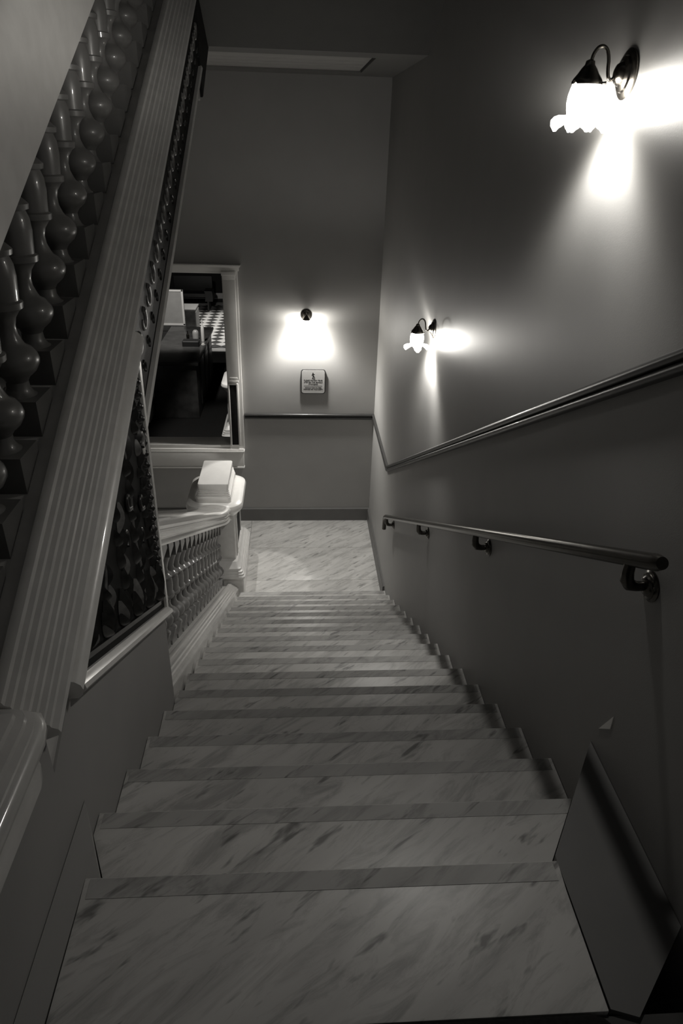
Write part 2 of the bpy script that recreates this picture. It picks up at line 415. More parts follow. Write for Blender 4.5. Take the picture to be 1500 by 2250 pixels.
ub = empty('stair_balustrade', (XC, 3.2, U(3.2)-0.4), 'massive glazed balustrade of the ascending flight on the left, fluted curb and turned balusters', 'balustrade')
UO = Vector((XC, 3.2, U(3.2)-0.4))
UC = [(-0.655, -0.60), (-0.655, -0.255), (-0.650, -0.235), (-0.650, -0.135), (-0.612, -0.118), (-0.606, -0.108), (-0.612, -0.098), (-0.628, -0.092), (-0.632, -0.084), (-0.644, -0.081),
      (-0.647, -0.073), (-0.661, -0.070), (-0.664, -0.060), (-0.676, -0.057), (-0.680, -0.047), (-0.693, -0.043), (-0.697, -0.031), (-0.712, -0.028), (-0.716, -0.018), (-0.730, -0.014), (-0.736, -0.003),
      (-0.752, 0.0), (-0.764, -0.003), (-0.770, -0.012), (-0.774, -0.034), (-1.006, -0.034), (-1.02, 0.0), (-1.10, -0.15), (-1.10, -0.60)]
m = MB(); m.sweep(UC, [(1.31, U(1.31)), (5.6, U(5.6))]); lobj(m, 'curb', M['glaze'], ub, UO)
RUP = [(0.0, 0.40), (0.08, 0.395), (0.14, 0.375), (0.175, 0.34), (0.188, 0.29), (0.190, 0.22), (0.190, 0.004), (0.182, -0.006), (0.10, -0.006)]
m = MB(); m.sweep([(XC+x, z) for x, z in RUP] + [(XC-x, z) for x, z in RUP[::-1] if x > 0], [(1.0, RU(1.0)), (5.6, RU(5.6))]); lobj(m, 'handrail', M['glaze'], ub, UO)
bm_u = baluster_mesh(S, 0.765)
for k in range(22):
    y = 1.374 + 0.2*k - 0.0
    link('baluster', bm_u, ub, Vector((XC, y, U(y)-0.012))-UO)
m = MB(); m.prism([(2.74, S*2.74-2.56), (5.55, S*5.55-2.56), (5.55, S*5.55-2.19), (2.74, S*2.74-2.19)], 0, -0.70, -0.652)
fz = lobj(m, 'frieze', M['dark_tile'], ub, UO, 0); fz['label'] = 'dark tiled frieze under the fluted curb'
m = MB(); m.sweep([(-0.70, -0.03), (-0.632, -0.03), (-0.624, -0.015), (-0.632, 0.0), (-0.70, 0.0)], [(2.70, S*2.70-2.53), (5.55, S*5.55-2.53)])
lobj(m, 'lower_bead', M['glaze'], ub, UO)
m = MB(); m.lathe([(0.004, -0.06), (0.012, -0.045), (0.015, -0.02), (0.012, 0.01), (0.006, 0.025)], (-0.64, 2.66, S*2.66-2.54), 12)
dp = lobj(m, 'drop', M['glaze_white'], ub, UO); dp['label'] = 'small glossy white drop at the foot of the bead'
# curls along the frieze
def scroll(cy, cz, s, x, turn=1.0, a0=0.0):
    pts = []; rs = []
    for i in range(15):
        t = i/14; a = a0 + turn*t*1.6*PI; r = s*(1-0.72*t)
        pts.append((x, cy + r*math.cos(a), cz + r*math.sin(a))); rs.append(s*(0.30-0.16*t))
    return pts, rs
for k in range(20):
    y = 2.86 + 0.135*k
    pts, rs = scroll(y, S*y-2.295, 0.05, -0.652, -1, 0.4*PI)
    m = MB(); m.tube(pts, rs, 8); lobj(m, 'scroll', M['relief_light'], ub, UO, 60)
    m = MB(); pts, rs = scroll(y+0.05, S*(y+0.05)-2.42, 0.032, -0.652, 1, -0.3*PI)
    m.tube(pts, rs, 6); lobj(m, 'scroll', M['dark_relief'], ub, UO, 60)

# spandrel panel between the two flights
sp = empty('spandrel_panel', (XL, 2.2, -1.6), 'triangular dark panel of foliate relief between the fluted curb and the left wall', 'panel')
PO = Vector((XL, 2.2, -1.6))
LE = lambda y: S*y - 2.175          # under the curb
YE = 2.705
yv = (1.912+S*2.494-(-2.175))/(2*S); yv = ( -1.912 + S*2.494 + 2.175)/(2*S)
m = MB(); m.prism([(yv, LE(yv)), (YE, FR(YE)), (YE, LE(YE))], 0, XL-0.002, XL+0.012); lobj(m, 'ground', M['dark_tile'], sp, PO, 0)
m = MB(); prof = [(-0.66, -0.022), (-0.612, -0.026), (-0.602, -0.012), (-0.606, 0.004), (-0.618, 0.012), (-0.626, 0.022), (-0.66, 0.022)]
m.sweep(prof, [(yv+0.02, FR(yv+0.02)), (YE+0.035, FR(YE+0.035))]); lobj(m, 'frame_rail', M['glaze'], sp, PO)
prof = [(-0.66, -0.028), (-0.618, -0.026), (-0.604, -0.012), (-0.600, 0.006), (-0.606, 0.022), (-0.622, 0.034), (-0.640, 0.036), (-0.66, 0.036)]
m = MB(); m.sweep(prof, [(yv-0.01, LE(yv-0.01)), (YE+0.035, LE(YE+0.035))]); lobj(m, 'frame_rail', M['glaze'], sp, PO)
m = MB(); m.box(-0.66, -0.622, YE, YE+0.035, FR(YE), LE(YE)+0.02); lobj(m, 'frame_rail', M['glaze'], sp, PO, bevel=0.004)
XF = XL + 0.012
def leaf(cy, cz, ln, wd, ang, x=XF, bend=0.3, lift=0.016):
    n = 6; vs = []; fs = []
    for i in range(n+1):
        t = i/n; w = wd*math.sin(PI*min(1, t*0.92+0.06))**0.8; a = ang + bend*t
        dy, dz = math.cos(a), math.sin(a)
        py = cy + ln*t*math.cos(ang+bend*t*0.5); pz = cz + ln*t*math.sin(ang+bend*t*0.5)
        l = lift*(0.4+math.sin(PI*t))
        vs += [(x-0.002, py-dz*w, pz+dy*w), (x+l, py, pz), (x-0.002, py+dz*w, pz-dy*w)]
    for i in range(n):
        b = i*3
        fs += [(b, b+3, b+4, b+1), (b+1, b+4, b+5, b+2)]
    fs += [(0, 1, 2), (3*n, 3*n+2, 3*n+1)]
    return MB().add(vs, fs)
def inside(y, z, pad=0.03): return y < YE-pad and z < LE(y)-pad*1.1 and z > FR(y)+pad*1.1
# bead border along the upright edge and the sloping foot
z = FR(2.665)+0.09
while z < LE(2.665)-0.05:
    m = MB(); m.lathe([(0.002, -0.022), (0.014, -0.014), (0.019, 0.0), (0.013, 0.013), (0.002, 0.022)], (XF, 2.672, z), 8)
    lobj(m, 'bead', M['dark_relief'], sp, PO, 60)
    m = leaf(2.652, z-0.015, 0.045, 0.012, PI*0.62, bend=0.7, lift=0.012); lobj(m, 'leaf', M['dark_relief'], sp, PO, 60)
    z += 0.052
m = MB(); ya, yb2 = yv+0.12, 2.62
m.prism([(ya, FR(ya)+0.055), (yb2, FR(yb2)+0.055), (yb2, FR(yb2)+0.075), (ya, FR(ya)+0.075)], 0, XF-0.002, XF+0.008); lobj(m, 'border_band', M['dark_relief'], sp, PO, 0)
random.seed(3)
for (cy, s) in ((1.72, 0.05), (1.92, 0.075), (2.14, 0.085), (2.36, 0.09), (2.55, 0.06)):
    zt, zb = LE(cy)-0.06, FR(cy)+0.13
    # a rising stem with paired leaves and a curl at its head
    n = 12; pts = [(XF, cy + 0.018*math.sin(3.2*PI*i/n), zb + (zt-zb)*i/n) for i in range(n+1)]
    m = MB(); m.tube(pts, [0.011-0.005*i/n for i in range(n+1)], 6); lobj(m, 'stem', M['relief_light'] if cy in (1.92, 2.36) else M['dark_relief'], sp, PO, 60)
    i = 0; z = zb
    while z < zt-0.06:
        sgn = 1 if i % 2 else -1; ln = s*random.uniform(0.9, 1.35)
        a = PI/2 - sgn*random.uniform(0.5, 0.95)
        ty, tz = cy + ln*math.cos(a), z + ln*math.sin(a)
        if inside(ty, tz, 0.02) and inside(cy, z, 0.03):
            m = leaf(cy, z, ln, ln*0.27, a, bend=sgn*0.9); lobj(m, 'leaf', M['relief_light'] if random.random() < 0.16 else M['dark_relief'], sp, PO, 60)
        i += 1; z += 0.048
    for q in range(max(1, int((zt-zb)/0.22))):
        pz = zb + 0.06 + 0.22*q; sg = 1 if q % 2 else -1
        if q and inside(cy+sg*0.07, pz, 0.05):
            pts, rs = scroll(cy+sg*0.055, pz, 0.040, XF+0.006, sg, -0.4*PI)
            m = MB(); m.tube(pts, rs, 7); lobj(m, 'scroll', M['dark_relief'] if q % 3 else M['relief_light'], sp, PO, 60)

for k in range(6):
    by = 1.66 + 0.19*k; bz = FR(by)+0.085
    for i, a in enumerate((0.22, 0.36, 0.5, 0.64, 0.78)):
        ln = (0.085, 0.125, 0.155, 0.125, 0.085)[i]*(0.8+0.08*k); ang = a*PI - 0.12
        if inside(by+ln*math.cos(ang), bz+ln*math.sin(ang), 0.02):
            m = leaf(by, bz, ln, ln*0.19, ang, bend=(0.5-a)*2.4, lift=0.022, x=XF+0.004)
            lobj(m, 'leaf', M['relief_light'] if (i+k) % 5 == 0 else M['dark_relief'], sp, PO, 60)
# dark pendant edge of the flight above
m = MB(); m.prism([(5.62, 0.22), (6.16, 0.56), (6.21, 0.68), (5.98, 1.3), (5.52, 1.3), (5.5, 0.5)], 0, -0.74, -0.64)
o = m.obj('string_end', M['dark_tile'], smooth=0, bevel=0.01); struct(o); o.name = 'trim_3'; o['label'] = 'dark tiled edge of the flight above, at the head of the curb'
m = MB(); m.box(-0.98, -0.66, 5.35, 5.62, 0.2, 2.6); o = m.obj('trim_4', M['glaze'], smooth=0, bevel=0.01); struct(o, 'pale pier at the head of the ascending curb')

# carpeted steps of the ascending flight
us = empty('carpeted_staircase', (-1.64, 0.84, ZT), 'dark carpeted steps of the ascending flight behind the left balusters', 'staircase')
for k in range(1, 15):
    y = 0.84 + G*(k-1); z = -1.787 + R_*k
    m = MB(); m.box(-2.295, -1.10, y, y+G+0.02, z-R_-0.12, z); m.v = [tuple(Vector(v)-Vector((-1.64, 0.84, ZT))) for v in m.v]
    m.obj('step', M['carpet'], us, bevel=0.012)

# ================================================================== NEWELS
def newel(loc, label, plain_top=False):
    t = empty('newel_post', loc, label, 'newel')
    h = 1.177          # cap top above floor
    MB().rr([(0.30, 0.50, 0.02, 0.0), (0.30, 0.50, 0.02, 0.30)]).obj('plinth', M['glaze'], t)
    MB().rr([(0.302, 0.502, 0.03, 0.29), (0.316, 0.516, 0.04, 0.30), (0.318, 0.518, 0.04, 0.325), (0.306, 0.506, 0.04, 0.335), (0.304, 0.504, 0.04, 0.352), (0.292, 0.492, 0.04, 0.360),
             (0.290, 0.490, 0.04, 0.380), (0.276, 0.476, 0.04, 0.388), (0.273, 0.473, 0.04, 0.41), (0.255, 0.455, 0.04, 0.42), (0.235, 0.40, 0.03, 0.46)]).obj('base_moulding', M['glaze'], t)
    MB().rr([(0.215, 0.34, 0.02, 0.42), (0.215, 0.34, 0.02, h-0.14)]).obj('pier', M['glaze'], t)
    m = MB(); m.box(0.212, 0.221, -0.21, 0.21, 0.52, h-0.24); o = m.obj('inset_tile', M['dark_tile'], t, bevel=0.002); o['label'] = 'dark inset tile'
    m = MB()
    m.box(0.212, 0.232, -0.25, -0.21, 0.48, h-0.2); m.box(0.212, 0.232, 0.21, 0.25, 0.48, h-0.2); m.box(0.212, 0.232, -0.21, 0.21, h-0.24, h-0.2); m.box(0.212, 0.232, -0.21, 0.21, 0.48, 0.52)
    m.obj('inset_frame', M['glaze'], t, bevel=0.004)
    MB().rr([(0.22, 0.34, 0.05, h-0.17), (0.25, 0.37, 0.08, h-0.14), (0.275, 0.385, 0.12, h-0.12), (0.298, 0.405, 0.15, h-0.10), (0.310, 0.418, 0.16, h-0.075), (0.310, 0.418, 0.16, h-0.05), (0.300, 0.408, 0.155, h-0.022),
             (0.275, 0.385, 0.14, h-0.006), (0.24, 0.35, 0.12, h)], seg=8).obj('cap', M['glaze_white'], t)
    MB().rr([(0.188, 0.335, 0.04, h-0.004), (0.190, 0.337, 0.04, h+0.004), (0.190, 0.337, 0.04, h+0.055), (0.184, 0.331, 0.038, h+0.066), (0.17, 0.318, 0.035, h+0.070)]).obj('cap_tray', M['glaze_white'], t)
    for i in range(4):
        a, z = 0.181-0.004*i, h+0.068+0.017*i
        MB().rr([(a-0.013, a+0.134, 0.03, z), (a, a+0.147, 0.032, z+0.003), (a, a+0.147, 0.032, z+0.012), (a-0.013, a+0.134, 0.03, z+0.0172)]).obj('cap_layer', M['glaze_white'], t)
    MB().rr([(0.163, 0.31, 0.022, h+0.135), (0.163, 0.31, 0.022, h+0.205), (0.160, 0.307, 0.022, h+0.210)]).obj('cap_block', M['glaze_white'], t)
    return t
nw = newel((-0.895, 6.93, ZL), 'white glazed newel post with a stepped cap at the foot of the marble stair')
n2 = copy_tree(nw); n2.location = (-0.905, 11.05, ZL)
n2['label'] = 'white newel post in the dark hall, half hidden behind the framed opening\'s pilaster'

# top newel plinth at the left edge of the picture
tn = empty('newel_post', (-0.87, 0.9, -1.484), 'foot of a newel with a moulded edge at the near left, where both flights meet', 'newel')
TO = Vector((-0.87, 0.9, -1.484))
m = MB(); m.prism([(XL+0.002, 0.81), (-0.577, 0.81), (-0.577, 1.28), (XL+0.002, 1.442)], 2, -2.3, ZT-0.001); lobj(m, 'margin', M['wall'], st, SO, 0)
ringp = [(-0.03, -0.20), (0.003, -0.17), (0.005, -0.12), (0.001, -0.08), (0.004, -0.06), (0.004, -0.052), (0.006, -0.040), (0.018, -0.032), (0.026, -0.018), (0.026, 0.006), (0.018, 0.018), (0.012, 0.020), (0.012, 0.030), (0.002, 0.036), (0.0, 0.048), (-0.012, 0.054), (-0.014, 0.068), (-0.03, 0.075), (-0.05, 0.078)]
def ring_loop(d, z):
    d *= 1.6; x = XL; y = 1.262
    return [(x+d, 0.60, z), (x+d, 1.10, z), (x+d, y-0.05, z), (x-0.005+d*0.9, y-0.02+d*0.4, z), (x-0.02+d*0.7, y+d*0.8, z), (x-0.05, y+0.004+d, z), (-1.05, y+0.004+d, z), (-1.05, 0.60, z)]
m = MB(); m.loft([ring_loop(d, -1.286+z) for d, z in ringp]); lobj(m, 'base_moulding', M['glaze'], tn, TO, 50)
m = MB(); m.rr([(0.20, 0.17, 0.02, 0.0), (0.20, 0.17, 0.02, 1.05)], (-0.93, 0.80, -1.26)); lobj(m, 'pier', M['glaze'], tn, TO)

# ================================================================== BRONZE HANDRAIL
hr = empty('wall_handrail', (0.93, 3.8, -2.2), 'dark bronze wall handrail on four brackets along the right wall', 'handrail')
HO = Vector((0.93, 3.8, -2.2)); XH = 0.926
HZ = lambda y: -0.925 - S*(y-1.41)
pts = [(XH, 1.405, HZ(1.405)), (XH, 1.43, HZ(1.43)), (XH, 3.8, HZ(3.8)), (XH, 6.14, HZ(6.14)), (XH, 6.19, HZ(6.19)-0.008), (XH, 6.215, HZ(6.215)-0.035), (XH, 6.222, HZ(6.22)-0.07), (XH, 6.222, HZ(6.22)-0.15)]
m = MB(); m.tube(pts, [0.017, 0.0235] + [0.0235]*4 + [0.022, 0.021], 18); lobj(m, 'rail', M['iron'], hr, HO, 50)
for y in (1.545, 2.99, 4.45, 6.08):
    z = HZ(y)
    m = MB(); m.tube([(XH, y, z-0.012), (XH, y, z-0.045), (XH+0.002, y, z-0.07), (XH+0.014, y, z-0.088), (XH+0.035, y, z-0.094), (XR-0.012, y, z-0.094)], [0.016, 0.017, 0.020, 0.019, 0.015, 0.014], 12)
    b = lobj(m, 'bracket', M['iron'], hr, HO, 60)
    m = MB(); m.lathe([(0.046, 0.0), (0.047, -0.004), (0.040, -0.008), (0.038, -0.012), (0.030, -0.014), (0.026, -0.020), (0.016, -0.024)], (XR, y, z-0.094), 24, 0)
    m.v = [tuple(Vector(v)-HO) for v in m.v]; m.obj('rose', M['iron'], b, smooth=40)
    m = MB()
    for a in (0.6, 2.7, 4.7):
        m.lathe([(0.004, -0.007), (0.005, -0.010), (0.002, -0.013)], (XR-0.001, y+0.034*math.cos(a), z-0.094+0.034*math.sin(a)), 8, 0)
    m.v = [tuple(Vector(v)-HO) for v in m.v]; m.obj('screws', M['bronze'], b, smooth=40)

# ================================================================== SCONCES
def lamp_nodes(ld, prof):
    """angular output of the shade by elevation: prof = (dz, strength); open bottom, petals that block, glowing body, metal holder on top"""
    ld.use_nodes = True; N, L = ld.node_tree.nodes, ld.node_tree.links
    em = [x for x in N if x.type == 'EMISSION'][0]; em.inputs['Color'].default_value = (*WARM, 1)
    g = N.new('ShaderNodeNewGeometry')
    sp_ = N.new('ShaderNodeSeparateXYZ'); L.new(g.outputs['Normal'], sp_.inputs[0])
    mr = N.new('ShaderNodeMapRange'); mr.inputs[1].default_value = -1; mr.inputs[2].default_value = 1; L.new(sp_.outputs[2], mr.inputs[0])
    cr = N.new('ShaderNodeValToRGB'); cr.color_ramp.interpolation = 'B_SPLINE'; e = cr.color_ramp.elements
    while len(e) < len(prof): e.new(0.5)
    top = max(p[1] for p in prof)
    for k, (dz, v) in enumerate(prof):
        e[k].position = (dz+1)/2; e[k].color = (v/top, v/top, v/top, 1)
    L.new(mr.outputs[0], cr.inputs[0])
    mt = N.new('ShaderNodeMath'); mt.operation = 'MULTIPLY'; mt.inputs[1].default_value = top; L.new(cr.outputs[0], mt.inputs[0])
    L.new(mt.outputs[0], em.inputs['Strength'])
def prof(shift, lobe, mid):
    if shift == -0.02:
        return [(-1.0, 0.45), (-0.90, 0.8), (-0.80, 1.0), (-0.70, 0.95), (-0.58, 0.6), (-0.44, 0.34), (-0.2, mid), (0.0, mid), (0.12, lobe), (0.28, lobe*0.8), (0.42, 0.10), (0.62, 0.03), (0.80, 0.04), (1.0, 0.02)]
    return [(-1.0, 0.40), (-0.92, 0.7), (-0.80, 1.0), (-0.66, 1.0), (-0.54, max(0.24, mid)), (-0.40, mid*1.2), (-0.12+shift, mid), (0.08+shift, max(mid, 0.2*lobe)), (0.19+shift, lobe), (0.30+shift, lobe), (0.44+shift, 0.12), (0.62, 0.035), (0.80, 0.05), (1.0, 0.02)]

def petal_shade():
    m = MB(); n = 96
    rows = [(0.036, -0.020), (0.041, -0.026), (0.045, -0.040), (0.0495, -0.060), (0.0505, -0.080), (0.048, -0.098), (0.045, -0.110)]
    loops = []
    for r, z in rows: loops.append([(r*math.cos(2*PI*i/n), r*math.sin(2*PI*i/n), z) for i in range(n)])
    for rp, zp, rn, zn in ((0.054, -0.114, 0.047, -0.117), (0.070, -0.114, 0.049, -0.119), (0.084, -0.119, 0.051, -0.121), (0.093, -0.129, 0.052, -0.122), (0.092, -0.142, 0.053, -0.123), (0.080, -0.158, 0.053, -0.124)):
        l = []
        for i in range(n):
            a = 2*PI*i/n; f = (0.5+0.5*math.cos(4*a))**1.15
            r = rn+(rp-rn)*f + 0.0015*math.cos(20*a); z = zn+(zp-zn)*f + 0.002*math.cos(28*a)*f
            l.append((r*math.cos(a), r*math.sin(a), z))
        loops.append(l)
    m.loft(loops, False, False)
    return m.mesh('shade', M['shade'], 60)
SHADE = petal_shade()
def sconce(loc, rz, label, power, shift=0.0, lobe=0.75, mid=0.07):
    s = empty('wall_sconce', loc, label, 'sconce', rz, 'petal-shaded wall sconces')
    m = MB(); m.lathe([(0.068, 0.0), (0.068, 0.006), (0.062, 0.010), (0.050, 0.013), (0.047, 0.019), (0.034, 0.024), (0.026, 0.036), (0.014, 0.042), (0.003, 0.044)], (0,0,0), 36, 0); m.obj('backplate', M['bronze'], s)
    P = [(0.038, 0.0), (0.044, -0.012), (0.052, -0.016), (0.060, -0.008), (0.065, 0.012), (0.068, 0.036), (0.076, 0.058), (0.090, 0.068), (0.105, 0.064), (0.116, 0.048), (0.120, 0.028)]
    # smooth the path
    Q = []
    for i in range(len(P)-1):
        p0, p1, p2, p3 = P[max(i-1,0)], P[i], P[i+1], P[min(i+2, len(P)-1)]
        for k in range(4):
            u = k/4
            Q.append(tuple(0.5*((2*p1[c]) + (-p0[c]+p2[c])*u + (2*p0[c]-5*p1[c]+4*p2[c]-p3[c])*u*u + (-p0[c]+3*p1[c]-3*p2[c]+p3[c])*u**3) for c in (0,1)))
    Q.append(P[-1])
    m = MB(); m.tube([(x, 0, z) for x, z in Q], 0.0052, 12); m.obj('arm', M['bronze'], s, smooth=60)
    ax = 0.122
    m = MB(); m.lathe([(0.006, 0.034), (0.013, 0.030), (0.015, 0.020), (0.022, 0.012), (0.026, 0.006), (0.031, -0.002), (0.042, -0.016), (0.046, -0.024), (0.046, -0.030), (0.043, -0.030), (0.030, -0.006), (0.005, 0.0)], (ax,0,0), 28)
    f = m.obj('shade_holder', M['bronze'], s)
    m = MB()
    for a in (0.5, 2.6, 4.7):
        m.tube([(ax+0.043*math.cos(a), 0.043*math.sin(a), -0.026), (ax+0.056*math.cos(a), 0.056*math.sin(a), -0.026)], [0.003, 0.0045], 8)
    m.obj('thumbscrews', M['bronze'], f, smooth=50)
    link('shade', SHADE, s, (ax, 0, 0))
    ld = bpy.data.lights.new('sconce_bulb', 'POINT'); ld.energy = power; ld.shadow_soft_size = 0.042
    lamp_nodes(ld, prof(shift, lobe, mid))
    link('bulb', ld, s, (ax, 0, -0.082))
    return s
sconce((XR, 2.395, 0.195), PI, 'lit petal-shaded sconce high on the right wall, nearest and largest of the three', P_NEAR, -0.15, 1.7, 0.085)
sconce((XR, 4.95, -1.195), PI, 'lit petal-shaded sconce on the right wall above the dado rail, farther down the stair', P_FAR, 0.0, 0.60, 0.06)
sconce((0.125, YB, -1.865), -PI/2, 'lit sconce on the end wall above the small sign', P_BACK, -0.02, 0.20, 0.15)

# recessed downlight over the newel
dl_ = empty('recessed_downlight', (-0.98, 6.75, ZC), 'small recessed downlight in the landing ceiling above the white newel', 'downlight')
m = MB(); m.lathe([(0.030, -0.002), (0.050, -0.006), (0.052, -0.002), (0.052, 0.0), (0.030, 0.0)], (0,0,0), 24); m.obj('bezel', M['white'], dl_)
ld = bpy.data.lights.new('downlight_bulb', 'SPOT'); ld.energy = P_DOWN; ld.spot_size = math.radians(15); ld.spot_blend = 0.25; ld.color = WARM; ld.shadow_soft_size = 0.02
b_ = link('bulb', ld, dl_, (0, 0, -0.012))
b_.rotation_euler = Vector((-0.48+0.98, 6.85-6.75, ZL-ZC)).to_track_quat('-Z', 'Y').to_euler()

# ================================================================== SIGN
sg = empty('warning_sign', (0.2145, YB, -2.684), 'small square sign with a slipping figure, below the end-wall sconce', 'sign')
def flat_y(mb): return mb
m = MB(); m.rr([(0.153, 0.156, 0.032, 0.0), (0.153, 0.156, 0.032, 0.020)], seg=6); m.v = [(x, -z, y) for x, y, z in m.v]; m.obj('sign_back', M['sign_edge'], sg)
m = MB(); m.rr([(0.143, 0.147, 0.027, 0.0), (0.143, 0.147, 0.027, 0.004)], seg=6); m.v = [(x, -0.0205-z, y) for x, y, z in m.v]; m.obj('sign_face', M['sign_face'], sg)
def text(body, size, z):
    cu = bpy.data.curves.new('lettering', 'FONT'); cu.body = body; cu.size = size; cu.align_x = 'CENTER'; cu.extrude = 0.0004; cu.resolution_u = 2; cu.space_character = 1.08; cu.offset = 0.0005
    tmp = bpy.data.objects.new('tmp', cu); COL.objects.link(tmp)
    me = bpy.data.meshes.new_from_object(tmp.evaluated_get(bpy.context.evaluated_depsgraph_get()))
    bpy.data.objects.remove(tmp); me.materials.clear(); me.materials.append(M['black'])
    o = link('lettering', me, sg, (0, -0.0253, z)); o.rotation_euler = (PI/2, 0, 0); o['label'] = body
    return o
text('PLEASE WATCH YOUR', 0.0215, 0.013); text('STEP ON THE MARBLE', 0.0215, -0.012); text('STAIRCASE', 0.0215, -0.036)
text('NON-SLIP TAPE HAS BEEN', 0.0165, -0.080); text('PROVIDED FOR YOUR SAFETY', 0.0165, -0.102)
m = MB(); m.box(-0.115, 0.11, -0.0255, -0.0245, -0.0515, -0.050); m.obj('divider', M['black'], sg, smooth=0)
fg = MB()
def seg(p, q, w0, w1):
    (x0, z0), (x1, z1) = p, q; d = Vector((x1-x0, z1-z0)).normalized(); nx, nz = -d.y, d.x
    fg.prism([(x0+nx*w0, z0+nz*w0), (x0-nx*w0, z0-nz*w0), (x1-nx*w1, z1-nz*w1), (x1+nx*w1, z1+nz*w1)], 1, -0.0256, -0.0244)
fx = -0.004
fg.prism([(fx+0.0075*math.cos(2*PI*i/14), 0.109+0.0085*math.sin(2*PI*i/14)) for i in range(14)], 1, -0.0256, -0.0244)
seg((fx-0.002, 0.101), (fx+0.006, 0.070), 0.009, 0.007)
seg((fx, 0.098), (fx+0.022, 0.098), 0.004, 0.002); seg((fx-0.006, 0.098), (fx-0.014, 0.084), 0.004, 0.0025)
seg((fx+0.003, 0.074), (fx-0.002, 0.046), 0.0055, 0.004); seg((fx+0.006, 0.074), (fx+0.018, 0.062), 0.0055, 0.0045); seg((fx+0.016, 0.066), (fx+0.024, 0.050), 0.0045, 0.003)
seg((fx-0.012, 0.044), (fx+0.004, 0.045), 0.0035, 0.0045); seg((fx+0.004, 0.042), (fx+0.026, 0.040), 0.003, 0.0035)
fg.obj('pictogram', M['black'], sg, smooth=0)['label'] = 'black slipping figure'

# ================================================================== THE HALL BEYOND
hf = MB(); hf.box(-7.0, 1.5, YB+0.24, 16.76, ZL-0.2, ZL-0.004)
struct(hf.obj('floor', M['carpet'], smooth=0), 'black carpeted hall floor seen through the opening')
hb = MB(); hb.box(-7.0, 1.5, 16.76, 23.0, ZL-0.2, ZL-0.010)
hfl = struct(hb.obj('floor', M['grout'], smooth=0), 'chequered hall floor of pale and dark diamond tiles')
m = MB(); m.box(-7.0, 1.5, 16.76, 17.04, ZL-0.03, ZL); m.obj('border_slab', M['tile_light'], hfl, bevel=0.002)
m = MB(); m.box(-7.0, 1.5, 22.1, 22.4, ZL-0.03, ZL); m.obj('border_slab', M['tile_light'], hfl, bevel=0.002)
D = 0.345
def diamond(mat):
    q = MB(); h = D/2-0.002
    q.add([(h,0,0),(0,h,0),(-h,0,0),(0,-h,0),(h,0,-0.02),(0,h,-0.02),(-h,0,-0.02),(0,-h,-0.02)], [(0,1,2,3),(7,6,5,4),(0,4,5,1),(1,5,6,2),(2,6,7,3),(3,7,4,0)])
    return q.mesh('floor_tile', mat, 0)
dl, dk = diamond(M['tile_light']), diamond(M['tile_dark'])
XT = -2.05
cnt = 0
for j in range(0, 14):
    for i in range(-4, 3):
        x, y = XT + D*i, 17.25 + D*j
        link('floor_tile', dk, hfl, (x, y, ZL))
        link('floor_tile', dl, hfl, (x+D/2, y+D/2 if True else y, ZL))
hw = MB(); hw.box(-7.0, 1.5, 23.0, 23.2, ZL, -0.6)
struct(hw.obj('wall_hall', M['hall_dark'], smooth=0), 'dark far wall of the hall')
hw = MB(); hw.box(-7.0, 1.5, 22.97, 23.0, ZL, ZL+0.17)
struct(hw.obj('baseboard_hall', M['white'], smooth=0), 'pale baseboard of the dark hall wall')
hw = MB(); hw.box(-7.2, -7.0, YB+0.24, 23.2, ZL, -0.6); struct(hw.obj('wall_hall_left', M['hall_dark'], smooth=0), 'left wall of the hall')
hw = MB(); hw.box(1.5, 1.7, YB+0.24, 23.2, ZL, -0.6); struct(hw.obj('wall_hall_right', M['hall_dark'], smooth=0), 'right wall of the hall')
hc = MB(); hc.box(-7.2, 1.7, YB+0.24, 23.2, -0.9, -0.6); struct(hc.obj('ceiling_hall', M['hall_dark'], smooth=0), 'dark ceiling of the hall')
# pier at the left edge of the opening
hp = empty('hall_pier', (-2.87, 12.2, ZL), 'pale square pier with a moulded foot at the left edge of the opening', 'pier')
MB().rr([(0.20, 0.25, 0.01, 0.0), (0.20, 0.25, 0.01, 0.16), (0.16, 0.21, 0.01, 0.22)]).obj('foot', M['white'], hp)
MB().rr([(0.155, 0.205, 0.01, 0.2), (0.155, 0.205, 0.01, 2.0)]).obj('shaft', M['white'], hp)
# counter
dk_ = empty('counter', (-2.3, 13.4, ZL), 'dark wooden counter in the hall with bottles on its far end', 'counter')
m = MB(); m.box(-0.30, 0.50, -1.2, 1.3, 0.0, 1.02); m.obj('body', M['wood'], dk_, bevel=0.01)
m = MB(); m.box(-0.34, 0.55, -1.28, 1.38, 1.02, 1.077); m.obj('top', M['wood'], dk_, bevel=0.012)
for y in (-0.75, -0.1, 0.55):
    m = MB(); m.box(0.50, 0.515, y, y+0.55, 0.12, 0.95); m.obj('side_panel', M['wood'], dk_, bevel=0.006)
def bottle(loc, h, r, mat, label, name='bottle', cat='bottle'):
    m = MB(); m.lathe([(r*0.95, 0), (r, 0.01), (r, h*0.58), (r*0.8, h*0.68), (r*0.36, h*0.78), (r*0.34, h*0.96), (r*0.42, h*0.965), (r*0.42, h)], (0,0,0), 16)
    o = m.obj(name, mat, None, loc, smooth=45); tag(o, label, cat); return o
zt = ZL+1.077
bottle((-1.83, 13.6, zt), 0.42, 0.035, M['white'], 'tall pale bottle at the right end of the hall counter')
m = MB(); m.lathe([(0.05, 0), (0.062, 0.01), (0.064, 0.12), (0.055, 0.16), (0.03, 0.185), (0.004, 0.19)], (0,0,0), 18); o = m.obj('jar', M['board'], None, (-1.99, 13.75, zt), smooth=45); tag(o, 'rounded grey jar on the hall counter', 'jar')
